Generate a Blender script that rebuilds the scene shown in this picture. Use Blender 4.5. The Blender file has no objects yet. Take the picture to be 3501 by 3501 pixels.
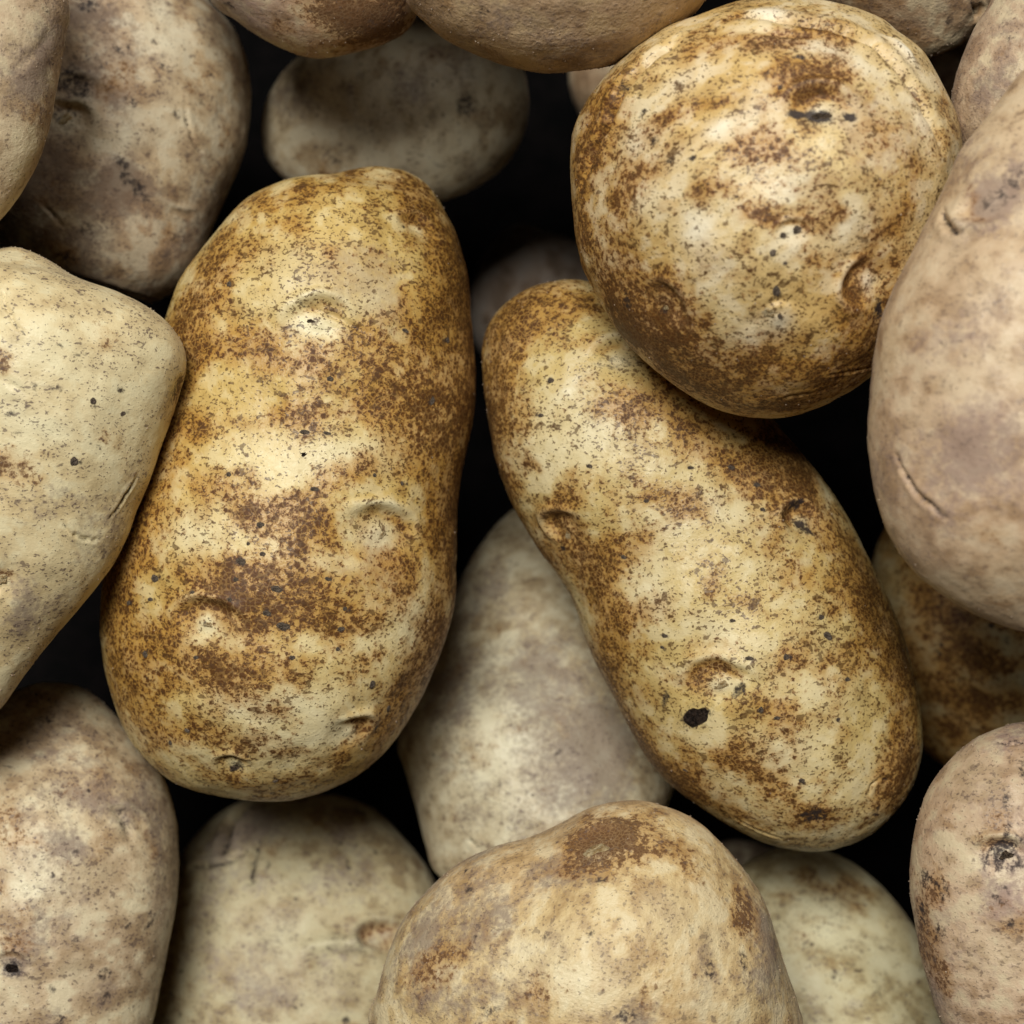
import bpy, math, random
import numpy as np
from mathutils import Vector, Matrix

scene = bpy.context.scene
COL = scene.collection

# ---------------------------------------------------------------- CAMERA / WORLD / LAMPS / EXPOSURE
cam_data = bpy.data.cameras.new("camera")
cam = bpy.data.objects.new("camera", cam_data)
COL.objects.link(cam)
scene.camera = cam
cam.location = (0, 0, 0.42)
cam.rotation_euler = (0, 0, 0)
cam_data.sensor_width = 36
cam_data.lens = 36 * 0.42 / 0.20
cam_data.clip_start = 0.02
cam_data.clip_end = 20
cam_data.dof.use_dof = True
cam_data.dof.focus_distance = 0.385
cam_data.dof.aperture_fstop = 15

world = bpy.data.worlds.new("World")
scene.world = world
world.use_nodes = True
bg = world.node_tree.nodes["Background"]
bg.inputs[0].default_value = (0.80, 0.90, 1.0, 1)
bg.inputs[1].default_value = 0.004

def area(name, loc, target, sx, sy, power, col):
    d = bpy.data.lights.new(name, 'AREA')
    d.shape = 'RECTANGLE'; d.size = sx; d.size_y = sy; d.energy = power; d.color = col
    o = bpy.data.objects.new(name, d); COL.objects.link(o)
    o.location = loc
    o.rotation_euler = (Vector(target) - Vector(loc)).to_track_quat('-Z', 'Y').to_euler()
    return o

area("ceiling_lamp", (-0.20, 0.50, 1.35), (0, 0, 0), 0.52, 0.44, 24.0, (1.0, 0.965, 0.915))
area("ceiling_lamp", (0.25, 1.25, 0.95), (0, 0, 0), 0.5, 0.35, 5.0, (1.0, 0.97, 0.93))

vs = scene.view_settings
vs.view_transform = 'Standard'; vs.look = 'None'; vs.exposure = 0.0; vs.gamma = 1.0
vs.use_curve_mapping = False
# ---------------------------------------------------------------- POTATO TABLE
# outlines are in reference units: frame is 1932 x 1932 units, 0.20 m wide on the plane z = 0
U = 1932.0
FRAME = 0.20
CAM_H = 0.42
# name: (z centre, axis angle deg (image, y down), thickness ratio, tilt along axis, tilt across, outline)
OUT = {
'A': dict(z=0, ax=107, k=0.95, ta=0.0, tr=0.0, pts=[(700,318),(760,325),(805,350),(840,400),(868,460),(885,530),(889,600),(894,660),(898,730),(892,795),(880,850),(868,910),(862,980),(860,1060),(858,1130),(845,1190),(815,1270),(780,1340),(740,1400),(690,1450),(640,1480),(580,1502),(520,1508),(440,1499),(370,1478),(310,1450),(262,1405),(232,1350),(212,1290),(198,1220),(195,1160),(200,1090),(210,1020),(232,940),(258,860),(280,780),(295,700),(305,640),(320,590),(345,530),(380,480),(420,430),(460,385),(510,352),(560,337),(620,333),(660,323)]),
'B': dict(z=0, ax=56, k=0.95, ta=0.0, tr=0.0, pts=[(1100,530),(1040,532),(985,550),(945,580),(918,620),(908,665),(911,720),(920,780),(931,850),(945,900),(970,960),(1012,1030),(1052,1085),(1083,1140),(1110,1220),(1150,1300),(1196,1390),(1235,1450),(1290,1500),(1350,1540),(1410,1575),(1470,1597),(1540,1605),(1600,1590),(1660,1552),(1705,1500),(1728,1450),(1738,1390),(1731,1320),(1715,1250),(1690,1170),(1660,1100),(1620,1020),(1580,950),(1530,880),(1480,820),(1420,750),(1350,680),(1270,610),(1190,560)]),
'C': dict(z=0.035, ax=60, k=0.94, ta=0.0, tr=0.0, pts=[(1290,55),(1340,25),(1400,8),(1460,2),(1530,6),(1600,22),(1655,45),(1690,72),(1735,108),(1760,150),(1778,185),(1800,235),(1808,280),(1805,350),(1790,430),(1765,510),(1730,590),(1690,650),(1640,710),(1570,758),(1500,784),(1440,789),(1380,780),(1320,755),(1260,716),(1210,672),(1160,612),(1125,550),(1100,500),(1086,440),(1083,400),(1079,345),(1078,290),(1085,240),(1110,190),(1150,142),(1210,98)]),
'D': dict(z=0.064, ax=80, k=0.80, ta=0.0, tr=0.0, pts=[(1932,130),(1880,198),(1840,250),(1810,290),(1788,340),(1758,400),(1725,470),(1690,540),(1665,605),(1650,680),(1642,760),(1639,820),(1645,885),(1658,950),(1680,1010),(1720,1070),(1780,1122),(1850,1162),(1932,1190),(2030,1195),(2120,1150),(2190,1050),(2230,900),(2240,700),(2220,450),(2170,250),(2100,120),(2010,85)]),
'E': dict(z=0.034, ax=110, k=0.85, ta=0.0, tr=0.0, pts=[(1870,0),(1840,50),(1815,110),(1800,160),(1796,210),(1803,260),(1830,300),(1900,345),(2020,340),(2140,270),(2210,130),(2210,-50),(2140,-190),(2020,-220),(1930,-120)]),
'F': dict(z=0.004, ax=80, k=0.85, ta=0.0, tr=0.0, pts=[(1440,-120),(1500,-30),(1600,45),(1680,88),(1745,110),(1800,93),(1835,68),(1875,35),(1910,-40),(1930,-180),(1890,-340),(1740,-430),(1560,-400),(1450,-270)]),
'G': dict(z=-0.06, ax=40, k=0.85, ta=0, tr=0.0, pts=[(1700,90),(1760,60),(1830,50),(1890,80),(1920,150),(1910,230),(1860,280),(1790,300),(1720,260),(1680,180)]),
'H': dict(z=0.04, ax=85, k=0.78, ta=0.0, tr=0.0, pts=[(765,0),(785,25),(830,65),(890,95),(950,116),(1020,130),(1080,131),(1150,119),(1210,96),(1260,65),(1300,30),(1332,-5),(1370,-100),(1390,-250),(1350,-430),(1220,-560),(1050,-600),(880,-560),(760,-430),(715,-250),(730,-90)]),
'I': dict(z=0.012, ax=95, k=0.82, ta=0.0, tr=0.0, pts=[(395,-2),(430,25),(480,60),(530,86),(580,101),(620,104),(670,96),(730,76),(775,45),(800,-20),(815,-150),(790,-320),(700,-440),(560,-470),(420,-400),(350,-250),(350,-100)]),
'J': dict(z=-0.05, ax=-5, k=0.80, ta=0, tr=0.0, pts=[(497,215),(494,255),(507,305),(550,350),(620,382),(720,396),(815,386),(895,356),(950,315),(985,262),(998,200),(992,145),(965,98),(910,62),(830,40),(740,40),(650,62),(570,105),(520,160)]),
'K': dict(z=-0.03, ax=108, k=0.84, ta=0.05, tr=0.0, pts=[(395,0),(440,50),(463,110),(471,180),(465,260),(447,320),(420,380),(395,440),(378,490),(350,532),(310,560),(280,571),(230,552),(180,522),(110,500),(40,482),(-20,450),(-65,320),(-50,150),(0,-30),(80,-180),(200,-240),(310,-160)]),
'L': dict(z=0.034, ax=105, k=0.80, ta=0.0, tr=0.0, pts=[(126,0),(122,60),(112,130),(95,220),(75,290),(45,350),(8,402),(-40,440),(-140,450),(-250,360),(-310,150),(-300,-100),(-210,-280),(-60,-310),(70,-180)]),
'M': dict(z=0.026, ax=100, k=0.80, ta=0.0, tr=0.0, pts=[(0,469),(40,470),(90,490),(150,526),(220,551),(272,577),(315,612),(340,650),(346,690),(336,740),(320,790),(301,840),(281,900),(256,960),(236,1015),(203,1075),(160,1130),(100,1205),(50,1272),(0,1340),(-70,1400),(-160,1380),(-230,1250),(-260,1050),(-250,800),(-200,600),(-110,495)]),
'N': dict(z=-0.01, ax=80, k=0.84, ta=0.16, tr=0.0, pts=[(90,1290),(140,1295),(188,1322),(232,1370),(272,1420),(306,1472),(325,1530),(333,1600),(329,1680),(318,1760),(302,1850),(285,1932),(240,2030),(100,2100),(-80,2080),(-200,1950),(-240,1750),(-200,1550),(-110,1400),(-20,1325),(40,1300)]),
'O': dict(z=-0.052, ax=95, k=0.80, ta=0.28, tr=0.0, pts=[(620,1498),(540,1500),(440,1520),(370,1575),(320,1660),(280,1780),(260,1900),(270,2030),(400,2100),(560,2110),(700,2070),(800,1980),(840,1850),(840,1740),(812,1650),(760,1580),(700,1525)]),
'P': dict(z=-0.048, ax=70, k=0.80, ta=0.3, tr=0.0, pts=[(955,972),(915,1015),(880,1070),(835,1180),(785,1300),(752,1395),(765,1450),(785,1520),(803,1590),(823,1645),(900,1690),(1000,1700),(1150,1640),(1245,1540),(1275,1450),(1250,1330),(1190,1180),(1120,1070),(1040,990),(990,962)]),
'Q': dict(z=0.022, ax=10, k=0.82, ta=0.0, tr=0.0, pts=[(1190,1511),(1240,1517),(1290,1535),(1330,1560),(1372,1602),(1410,1650),(1440,1700),(1462,1760),(1484,1830),(1505,1890),(1515,1940),(1500,2050),(1420,2150),(1250,2200),(1050,2210),(880,2160),(760,2060),(698,1940),(712,1870),(732,1800),(760,1738),(800,1690),(855,1642),(930,1605),(1000,1582),(1060,1552),(1120,1522)]),
'R': dict(z=-0.042, ax=85, k=0.80, ta=0.28, tr=0.0, pts=[(1440,1612),(1510,1600),(1585,1616),(1650,1660),(1705,1722),(1747,1785),(1777,1855),(1797,1940),(1790,2060),(1700,2150),(1560,2170),(1430,2110),(1345,1990),(1325,1850),(1340,1730),(1385,1650)]),
'S': dict(z=-0.105, ax=20, k=0.85, ta=0, tr=0.0, pts=[(1360,1590),(1420,1590),(1490,1620),(1530,1680),(1520,1760),(1440,1800),(1340,1790),(1280,1720),(1290,1640)]),
'T': dict(z=0.03, ax=85, k=0.84, ta=0.0, tr=0.0, pts=[(1932,1362),(1870,1378),(1820,1408),(1780,1450),(1750,1497),(1732,1550),(1722,1620),(1720,1680),(1728,1740),(1736,1800),(1755,1870),(1777,1935),(1830,2040),(1950,2100),(2080,2060),(2160,1930),(2190,1750),(2160,1550),(2090,1420),(2010,1365)]),
'Ur': dict(z=-0.056, ax=100, k=0.80, ta=0, tr=0.0, pts=[(1740,900),(1670,1000),(1640,1100),(1650,1220),(1690,1330),(1750,1420),(1850,1475),(1960,1480),(2060,1430),(2120,1300),(2120,1120),(2060,960),(1960,860),(1840,840)]),
'V': dict(z=-0.12, ax=150, k=0.85, ta=0, tr=0.0, pts=[(965,425),(1010,430),(1080,452),(1160,480),(1230,540),(1270,640),(1240,740),(1150,800),(1040,790),(950,720),(895,640),(888,560),(915,470)]),
'W': dict(z=-0.115, ax=20, k=0.85, ta=0, tr=0.0, pts=[(1078,120),(1120,70),(1190,40),(1270,50),(1320,110),(1320,200),(1260,270),(1170,280),(1105,230),(1078,175)]),
}
# ---------------------------------------------------------------- NUMPY HELPERS
def _hash(ix, iy, iz, seed):
    h = (ix * 374761393 + iy * 668265263 + iz * 2147483647 + seed * 1274126177) & 0xFFFFFFFF
    h = ((h ^ (h >> 13)) * 1274126177) & 0xFFFFFFFF
    h = ((h ^ (h >> 16)) * 2246822519) & 0xFFFFFFFF
    h ^= h >> 15
    return (h & 0xFFFFFF).astype(np.float32) * np.float32(2.0 / 0xFFFFFF) - 1

def vnoise(p, scale, seed):
    q = p * scale + seed * 7.31
    i = np.floor(q).astype(np.int64); f = (q - i).astype(np.float32)
    f = f * f * f * (f * (f * 6 - 15) + 10)
    r = 0
    for dx in (0, 1):
        wx = f[:, 0] if dx else 1 - f[:, 0]
        for dy in (0, 1):
            wy = f[:, 1] if dy else 1 - f[:, 1]
            for dz in (0, 1):
                wz = f[:, 2] if dz else 1 - f[:, 2]
                r = r + wx * wy * wz * _hash(i[:, 0] + dx, i[:, 1] + dy, i[:, 2] + dz, seed)
    return r

def fbm(p, scale, seed, octv=3, rough=0.5):
    r = 0; a = 1.0; s = 0
    for k in range(octv):
        r = r + a * vnoise(p, scale * 2.03 ** k, seed + k * 17); s += a; a *= rough
    return r / s

def sstep(a, b, x):
    t = np.clip((x - a) / (b - a), 0, 1)
    return t * t * (3 - 2 * t)

def catmull(P, n=1600):
    P = np.array(P, float); m = len(P)
    t = np.linspace(0, m, n, endpoint=False); i = t.astype(int); f = (t - i)[:, None]
    a, b, c, d = P[(i - 1) % m], P[i], P[(i + 1) % m], P[(i + 2) % m]
    return .5 * (2 * b + (c - a) * f + (2 * a - 5 * b + 4 * c - d) * f ** 2 + (3 * b - a - 3 * c + d) * f ** 3)

UN = FRAME / U
def unproject(px, py, z):
    k = UN * (CAM_H - z) / CAM_H
    return (px - U / 2) * k, (U / 2 - py) * k

def grid_normals(G):
    du = np.roll(G, -1, 1) - np.roll(G, 1, 1)
    dv = np.empty_like(G)
    dv[1:-1] = G[2:] - G[:-2]; dv[0] = G[1] - G[0]; dv[-1] = G[-1] - G[-2]
    n = np.cross(dv, du)
    n /= np.maximum(np.linalg.norm(n, axis=2, keepdims=True), 1e-12)
    return n

def shape_grid(o, ns, nt):
    """lofted body: slices across the long axis, elliptical sections; returns grid (ns, nt, 3) in world space"""
    c = catmull(o['pts']); a = math.radians(o['ax'])
    ux = np.array([math.cos(a), math.sin(a)]); vx = np.array([-ux[1], ux[0]])
    s = c @ ux; r = c @ vx
    i0, i1 = int(s.argmin()), int(s.argmax()); L = len(s)
    def chain(i, j):
        k = np.arange(i, (j if j >= i else j + L) + 1) % L
        ss, rr = s[k], r[k]
        if ss[0] > ss[-1]: ss, rr = ss[::-1], rr[::-1]
        return np.maximum.accumulate(ss) + np.arange(len(ss)) * 1e-7, rr
    s1, r1 = chain(i0, i1); s2, r2 = chain(i1, i0)
    t = np.linspace(0, math.pi, ns + 2)[1:-1]
    t = (1 - np.cos(t)) / 2
    lin = np.linspace(0, 1, ns + 2)[1:-1]
    t = 0.75 * t + 0.25 * lin
    S = s.min() + (s.max() - s.min()) * t
    A = np.interp(S, s1, r1); B = np.interp(S, s2, r2)
    w = abs(A - B) / 2; cc = (A + B) / 2
    # smooth thickness so that it does not follow every bump of the outline
    h = w.copy()
    ker = np.hanning(max(5, ns // 8) | 1); ker /= ker.sum()
    hp = np.pad(h ** 2, len(ker) // 2, mode='reflect', reflect_type='odd')
    hs = np.sqrt(np.clip(np.convolve(hp, ker, 'valid'), 0, None))
    edge = np.clip(np.minimum(t, 1 - t) / 0.12, 0, 1)
    h = h * (1 - edge) + hs * edge
    th = np.linspace(0, 2 * math.pi, nt, endpoint=False)
    R = cc[:, None] + w[:, None] * np.cos(th)[None]
    X = S[:, None] * ux[0] + R * vx[0]; Y = S[:, None] * ux[1] + R * vx[1]
    smid = (s.min() + s.max()) / 2; rmid = np.mean(cc)
    zc = o['z'] + UN * (o['ta'] * (S[:, None] - smid) + o['tr'] * (R - rmid))
    kz = UN * (CAM_H - o['z']) / CAM_H
    sn = np.sin(th)[None]
    Z = zc + o['k'] * h[:, None] * kz * np.sign(sn) * np.abs(sn)
    x, y = unproject(X, Y, zc)
    return np.stack([x, y, Z], 2), np.broadcast_to(sn, Z.shape)

def front_hit(G, N, px, py):
    """surface point seen at reference position (px, py)"""
    P = G.reshape(-1, 3); n = N.reshape(-1, 3)
    k = CAM_H / (CAM_H - P[:, 2]) / UN
    qx = P[:, 0] * k + U / 2; qy = U / 2 - P[:, 1] * k
    d = (qx - px) ** 2 + (qy - py) ** 2 + np.where(n[:, 2] > 0.02, 0, 1e9)
    i = int(d.argmin())
    return P[i].copy(), n[i].copy(), i

def px_size(z):
    return UN * (CAM_H - z) / CAM_H

def add_mesh(name, verts, faces, mat, parent=None, smooth=True):
    me = bpy.data.meshes.new(name)
    me.from_pydata([tuple(v) for v in verts], [], faces)
    if smooth: me.polygons.foreach_set('use_smooth', [True] * len(me.polygons))
    if mat: me.materials.append(mat)
    o = bpy.data.objects.new(name, me); COL.objects.link(o)
    if parent: o.parent = parent
    return o

def grid_mesh(name, G, attrs, mat):
    ns, nt, _ = G.shape
    V = np.concatenate([G.reshape(-1, 3), G[0].mean(0)[None], G[-1].mean(0)[None]]).astype(np.float32)
    i = np.arange(ns - 1)[:, None] * nt; j = np.arange(nt)[None]; j1 = (j + 1) % nt
    Q = np.stack([i + j, i + nt + j, i + nt + j1, i + j1], 2).reshape(-1, 4)
    jj = np.arange(nt); jn = (jj + 1) % nt
    T0 = np.stack([np.full(nt, ns * nt), jj, jn], 1)
    T1 = np.stack([np.full(nt, ns * nt + 1), (ns - 1) * nt + jn, (ns - 1) * nt + jj], 1)
    loops = np.concatenate([Q.ravel(), T0.ravel(), T1.ravel()]).astype(np.int32)
    nq = len(Q); tot = nq + 2 * nt
    starts = np.concatenate([np.arange(nq) * 4, nq * 4 + np.arange(2 * nt) * 3]).astype(np.int32)
    me = bpy.data.meshes.new(name)
    me.vertices.add(len(V)); me.loops.add(len(loops)); me.polygons.add(tot)
    me.vertices.foreach_set('co', V.ravel())
    me.loops.foreach_set('vertex_index', loops)
    me.polygons.foreach_set('loop_start', starts)
    me.polygons.foreach_set('use_smooth', np.ones(tot, dtype=bool))
    me.update(calc_edges=True)
    for k, a in attrs.items():
        at = me.attributes.new(k, 'FLOAT', 'POINT')
        a = a.reshape(ns, nt)
        full = np.concatenate([a.ravel(), [a[0].mean(), a[-1].mean()]]).astype(np.float32)
        at.data.foreach_set('value', full)
    me.materials.append(mat)
    return me

# ---------------------------------------------------------------- MATERIALS
class NT:
    def __init__(self, name):
        self.m = bpy.data.materials.new(name); self.m.use_nodes = True
        self.t = self.m.node_tree; self.t.nodes.clear()
    def n(self, typ, props=None, **inp):
        nd = self.t.nodes.new(typ)
        for k, v in (props or {}).items(): setattr(nd, k, v)
        for k, v in inp.items():
            key = int(k[1:]) if k[0] == '_' and k[1:].isdigit() else k.replace('_', ' ')
            self.put(nd.inputs[key], v)
        return nd
    def put(self, sock, v):
        if hasattr(v, 'is_output'): self.t.links.new(v, sock)
        else: sock.default_value = v
    def math(self, op, a, b=0.0, c=None, clamp=False):
        nd = self.t.nodes.new('ShaderNodeMath'); nd.operation = op; nd.use_clamp = clamp
        self.put(nd.inputs[0], a); self.put(nd.inputs[1], b)
        if c is not None: self.put(nd.inputs[2], c)
        return nd.outputs[0]
    def add(self, a, b): return self.math('ADD', a, b)
    def mul(self, a, b): return self.math('MULTIPLY', a, b)
    def mad(self, a, b, c): return self.math('MULTIPLY_ADD', a, b, c)
    def sm(self, x, lo, hi, a=0.0, b=1.0):
        nd = self.t.nodes.new('ShaderNodeMapRange'); nd.interpolation_type = 'SMOOTHSTEP'
        self.put(nd.inputs[0], x)
        for i, v in enumerate((lo, hi, a, b)): self.put(nd.inputs[1 + i], v)
        return nd.outputs[0]
    def mix(self, f, a, b, mode='MIX'):
        nd = self.t.nodes.new('ShaderNodeMix'); nd.data_type = 'RGBA'; nd.blend_type = mode; nd.clamp_factor = True
        self.put(nd.inputs[0], f)
        for i, v in ((6, a), (7, b)):
            self.put(nd.inputs[i], v if hasattr(v, 'is_output') else (*v, 1) if len(v) == 3 else v)
        return nd.outputs[2]
    def noise(self, co, scale, detail=3.0, rough=0.55, dist=0.0):
        nd = self.n('ShaderNodeTexNoise', Vector=co, Scale=scale, Detail=detail, Roughness=rough, Distortion=dist)
        return nd.outputs[0]
    def attr(self, name):
        return self.n('ShaderNodeAttribute', dict(attribute_name=name)).outputs['Fac']

def skin(name, seed, c0, c1, pale, brown0, brown1, grey, specks, rough, russet=0.0, greyb=0.0, net=0.8,
         netscale=1000.0, speck_amt=1.0, bump=1.0, sheen=0.0, greyamt=0.6, ang=0.0, stretch=1.35, dens=0.0, cellv=.55, deep=1.0, mott=.42, spec=.45, amber=(.385, .178, .020), amber_amt=.66, palemott=.3):
    """potato skin; broad masks come as point attributes, fine grain, crack net and specks are made here"""
    T = NT(name)
    tc = T.n('ShaderNodeTexCoord').outputs['Object']
    rnd = random.Random(seed)
    off = tuple(rnd.uniform(-3, 3) for _ in range(3))
    mp = T.n('ShaderNodeMapping', Vector=tc)
    mp.inputs['Location'].default_value = off
    co = mp.outputs[0]
    ar, ag, ap, ad, am, ab = (T.attr(x) for x in ('russet', 'grey', 'pale', 'dark', 'mottle', 'broad'))
    fn = T.n('ShaderNodeTexNoise', Vector=co, Scale=900.0, Detail=3.0, Roughness=.70)
    n_fine = T.sm(fn.outputs[0], .30, .70)
    wn = T.n('ShaderNodeVectorMath', dict(operation='SCALE'), _0=fn.outputs[1], Scale=.0009).outputs[0]
    cw = T.n('ShaderNodeVectorMath', dict(operation='ADD'), _0=co, _1=wn).outputs[0]
    mp2 = T.n('ShaderNodeMapping', Vector=cw)
    mp2.inputs['Rotation'].default_value = (0, 0, ang)
    mp2.inputs['Scale'].default_value = (1.0, stretch, 1.0)
    cs = mp2.outputs[0]
    n_tiny = T.noise(cs, 1500.0, 1.0, .6)
    col = T.mix(T.sm(ab, .2, .8), c0, c1)
    col = T.mix(T.mul(T.sm(am, .45, .9), mott), col, tuple(x * y for x, y in zip(c0, (.66, .60, .52))))
    col = T.mix(T.mul(T.sm(am, .5, .1), palemott), col, pale)
    col = T.mix(T.mul(ap, .85), col, pale)
    gm = T.sm(T.add(ag, T.mad(n_fine, .6, -.3)), .08, 1.05)
    col = T.mix(T.mul(gm, greyamt), col, grey)
    col = T.mix(T.mul(T.sm(ar, -.1, .75), amber_amt), col, amber)
    # russet cork: single cells drop out at the patch edges, pale cracks run between them
    ve = T.n('ShaderNodeTexVoronoi', dict(feature='DISTANCE_TO_EDGE'), Vector=cw, Scale=netscale)
    vc = T.n('ShaderNodeTexVoronoi', dict(feature='F1'), Vector=cw, Scale=netscale)
    cell = T.n('ShaderNodeSeparateColor', Color=vc.outputs['Color']).outputs[0]
    rf = T.add(ar, T.mad(n_fine, 1.10, -.55))
    rf = T.add(rf, T.mad(cell, cellv, -.5 * cellv))
    rm = T.sm(rf, .34, .96)
    line = T.mul(T.sm(ve.outputs['Distance'], .02, .16, 1.0, 0.0), net)
    line = T.mul(line, T.sm(ab, .85, .4, .45, 1.0))
    rmn = T.mul(rm, T.mad(line, -.68, 1.0))
    bcol = T.mix(T.sm(rf, .45, 1.05), brown0, brown1)
    bcol = T.mix(T.mul(T.sm(am, .45, .85), .5 * deep), bcol, brown1)
    col = T.mix(T.mul(rmn, .95), col, bcol)
    # fine dark flecks and slits
    thr = T.math('SUBTRACT', .70 - dens, T.mul(am, .13))
    sp = T.sm(T.math('SUBTRACT', n_tiny, thr), 0.0, .045)
    col = T.mix(T.mul(sp, .8 * speck_amt), col, specks)
    n_sl = T.noise(cs, 620.0, 1.0, .5)
    sl = T.sm(T.math('SUBTRACT', n_sl, T.math('SUBTRACT', .735 - dens, T.mul(am, .12))), 0.0, .04)
    col = T.mix(T.mul(sl, .7 * speck_amt), col, specks)
    # dark lesions
    dk = T.sm(T.add(ad, T.mul(T.mad(n_fine, .7, -.35), T.sm(ad, .02, .3))), .10, .78)
    col = T.mix(T.mul(dk, .96), col, (0.030, .021, .018))
    h = T.add(T.mul(fn.outputs[0], .9), T.mul(n_tiny, .35))
    bp = T.n('ShaderNodeBump', Strength=.6 * bump, Distance=.0006, Height=h)
    rg = T.add(rough, T.mul(rmn, .14)); rg = T.add(rg, T.mul(gm, .14)); rg = T.add(rg, T.mad(n_fine, .16, -.08))
    b = T.n('ShaderNodeBsdfPrincipled', Base_Color=col, Roughness=rg, Normal=bp.outputs[0])
    b.inputs['IOR'].default_value = 1.42
    b.inputs['Specular IOR Level'].default_value = spec
    b.inputs['Sheen Weight'].default_value = sheen
    b.inputs['Sheen Roughness'].default_value = .5
    b.inputs['Sheen Tint'].default_value = (1.0, .93, .85, 1)
    o = T.n('ShaderNodeOutputMaterial'); T.t.links.new(b.outputs[0], o.inputs[0])
    return T.m

def plain(name, c0, c1, scale, rough, bump=.5, spec=.2):
    T = NT(name)
    co = T.n('ShaderNodeTexCoord').outputs['Object']
    n = T.noise(co, scale, 4.0, .65)
    col = T.mix(T.sm(n, .35, .65), c0, c1)
    bp = T.n('ShaderNodeBump', Strength=bump, Distance=.1 / scale, Height=n)
    b = T.n('ShaderNodeBsdfPrincipled', Base_Color=col, Roughness=rough, Normal=bp.outputs[0])
    b.inputs['Specular IOR Level'].default_value = spec
    o = T.n('ShaderNodeOutputMaterial'); T.t.links.new(b.outputs[0], o.inputs[0])
    return T.m

# ---------------------------------------------------------------- SMALL PARTS (shared meshes)
def dome_verts(rng, rings=4, seg=14, rough=.18, pit=0.0, high=.35):
    V = [(0, 0, high * (1 - pit))]; F = []
    ph = [rng.uniform(0, 6.28) for _ in range(4)]
    for i in range(1, rings + 1):
        r = i / rings
        for j in range(seg):
            a = 2 * math.pi * j / seg
            k = 1 + rough * (math.sin(2 * a + ph[0]) * .6 + math.sin(3 * a + ph[1]) * .5 + .5 * math.sin(5 * a + ph[2]))
            z = high * (math.cos(r * 1.57) ** .7 if r < 1 else 0) - (.25 if r == 1 else 0)
            z *= 1 - pit * math.exp(-(r / .35) ** 2)
            z += rng.uniform(-.09, .09) * (1 if r < 1 else 0)
            V.append((r * k * math.cos(a), r * k * math.sin(a), z))
    for j in range(seg): F.append((0, 1 + j, 1 + (j + 1) % seg))
    for i in range(rings - 1):
        b0 = 1 + i * seg; b1 = b0 + seg
        for j in range(seg):
            F.append((b0 + j, b1 + j, b1 + (j + 1) % seg, b0 + (j + 1) % seg))
    return V, F
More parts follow.
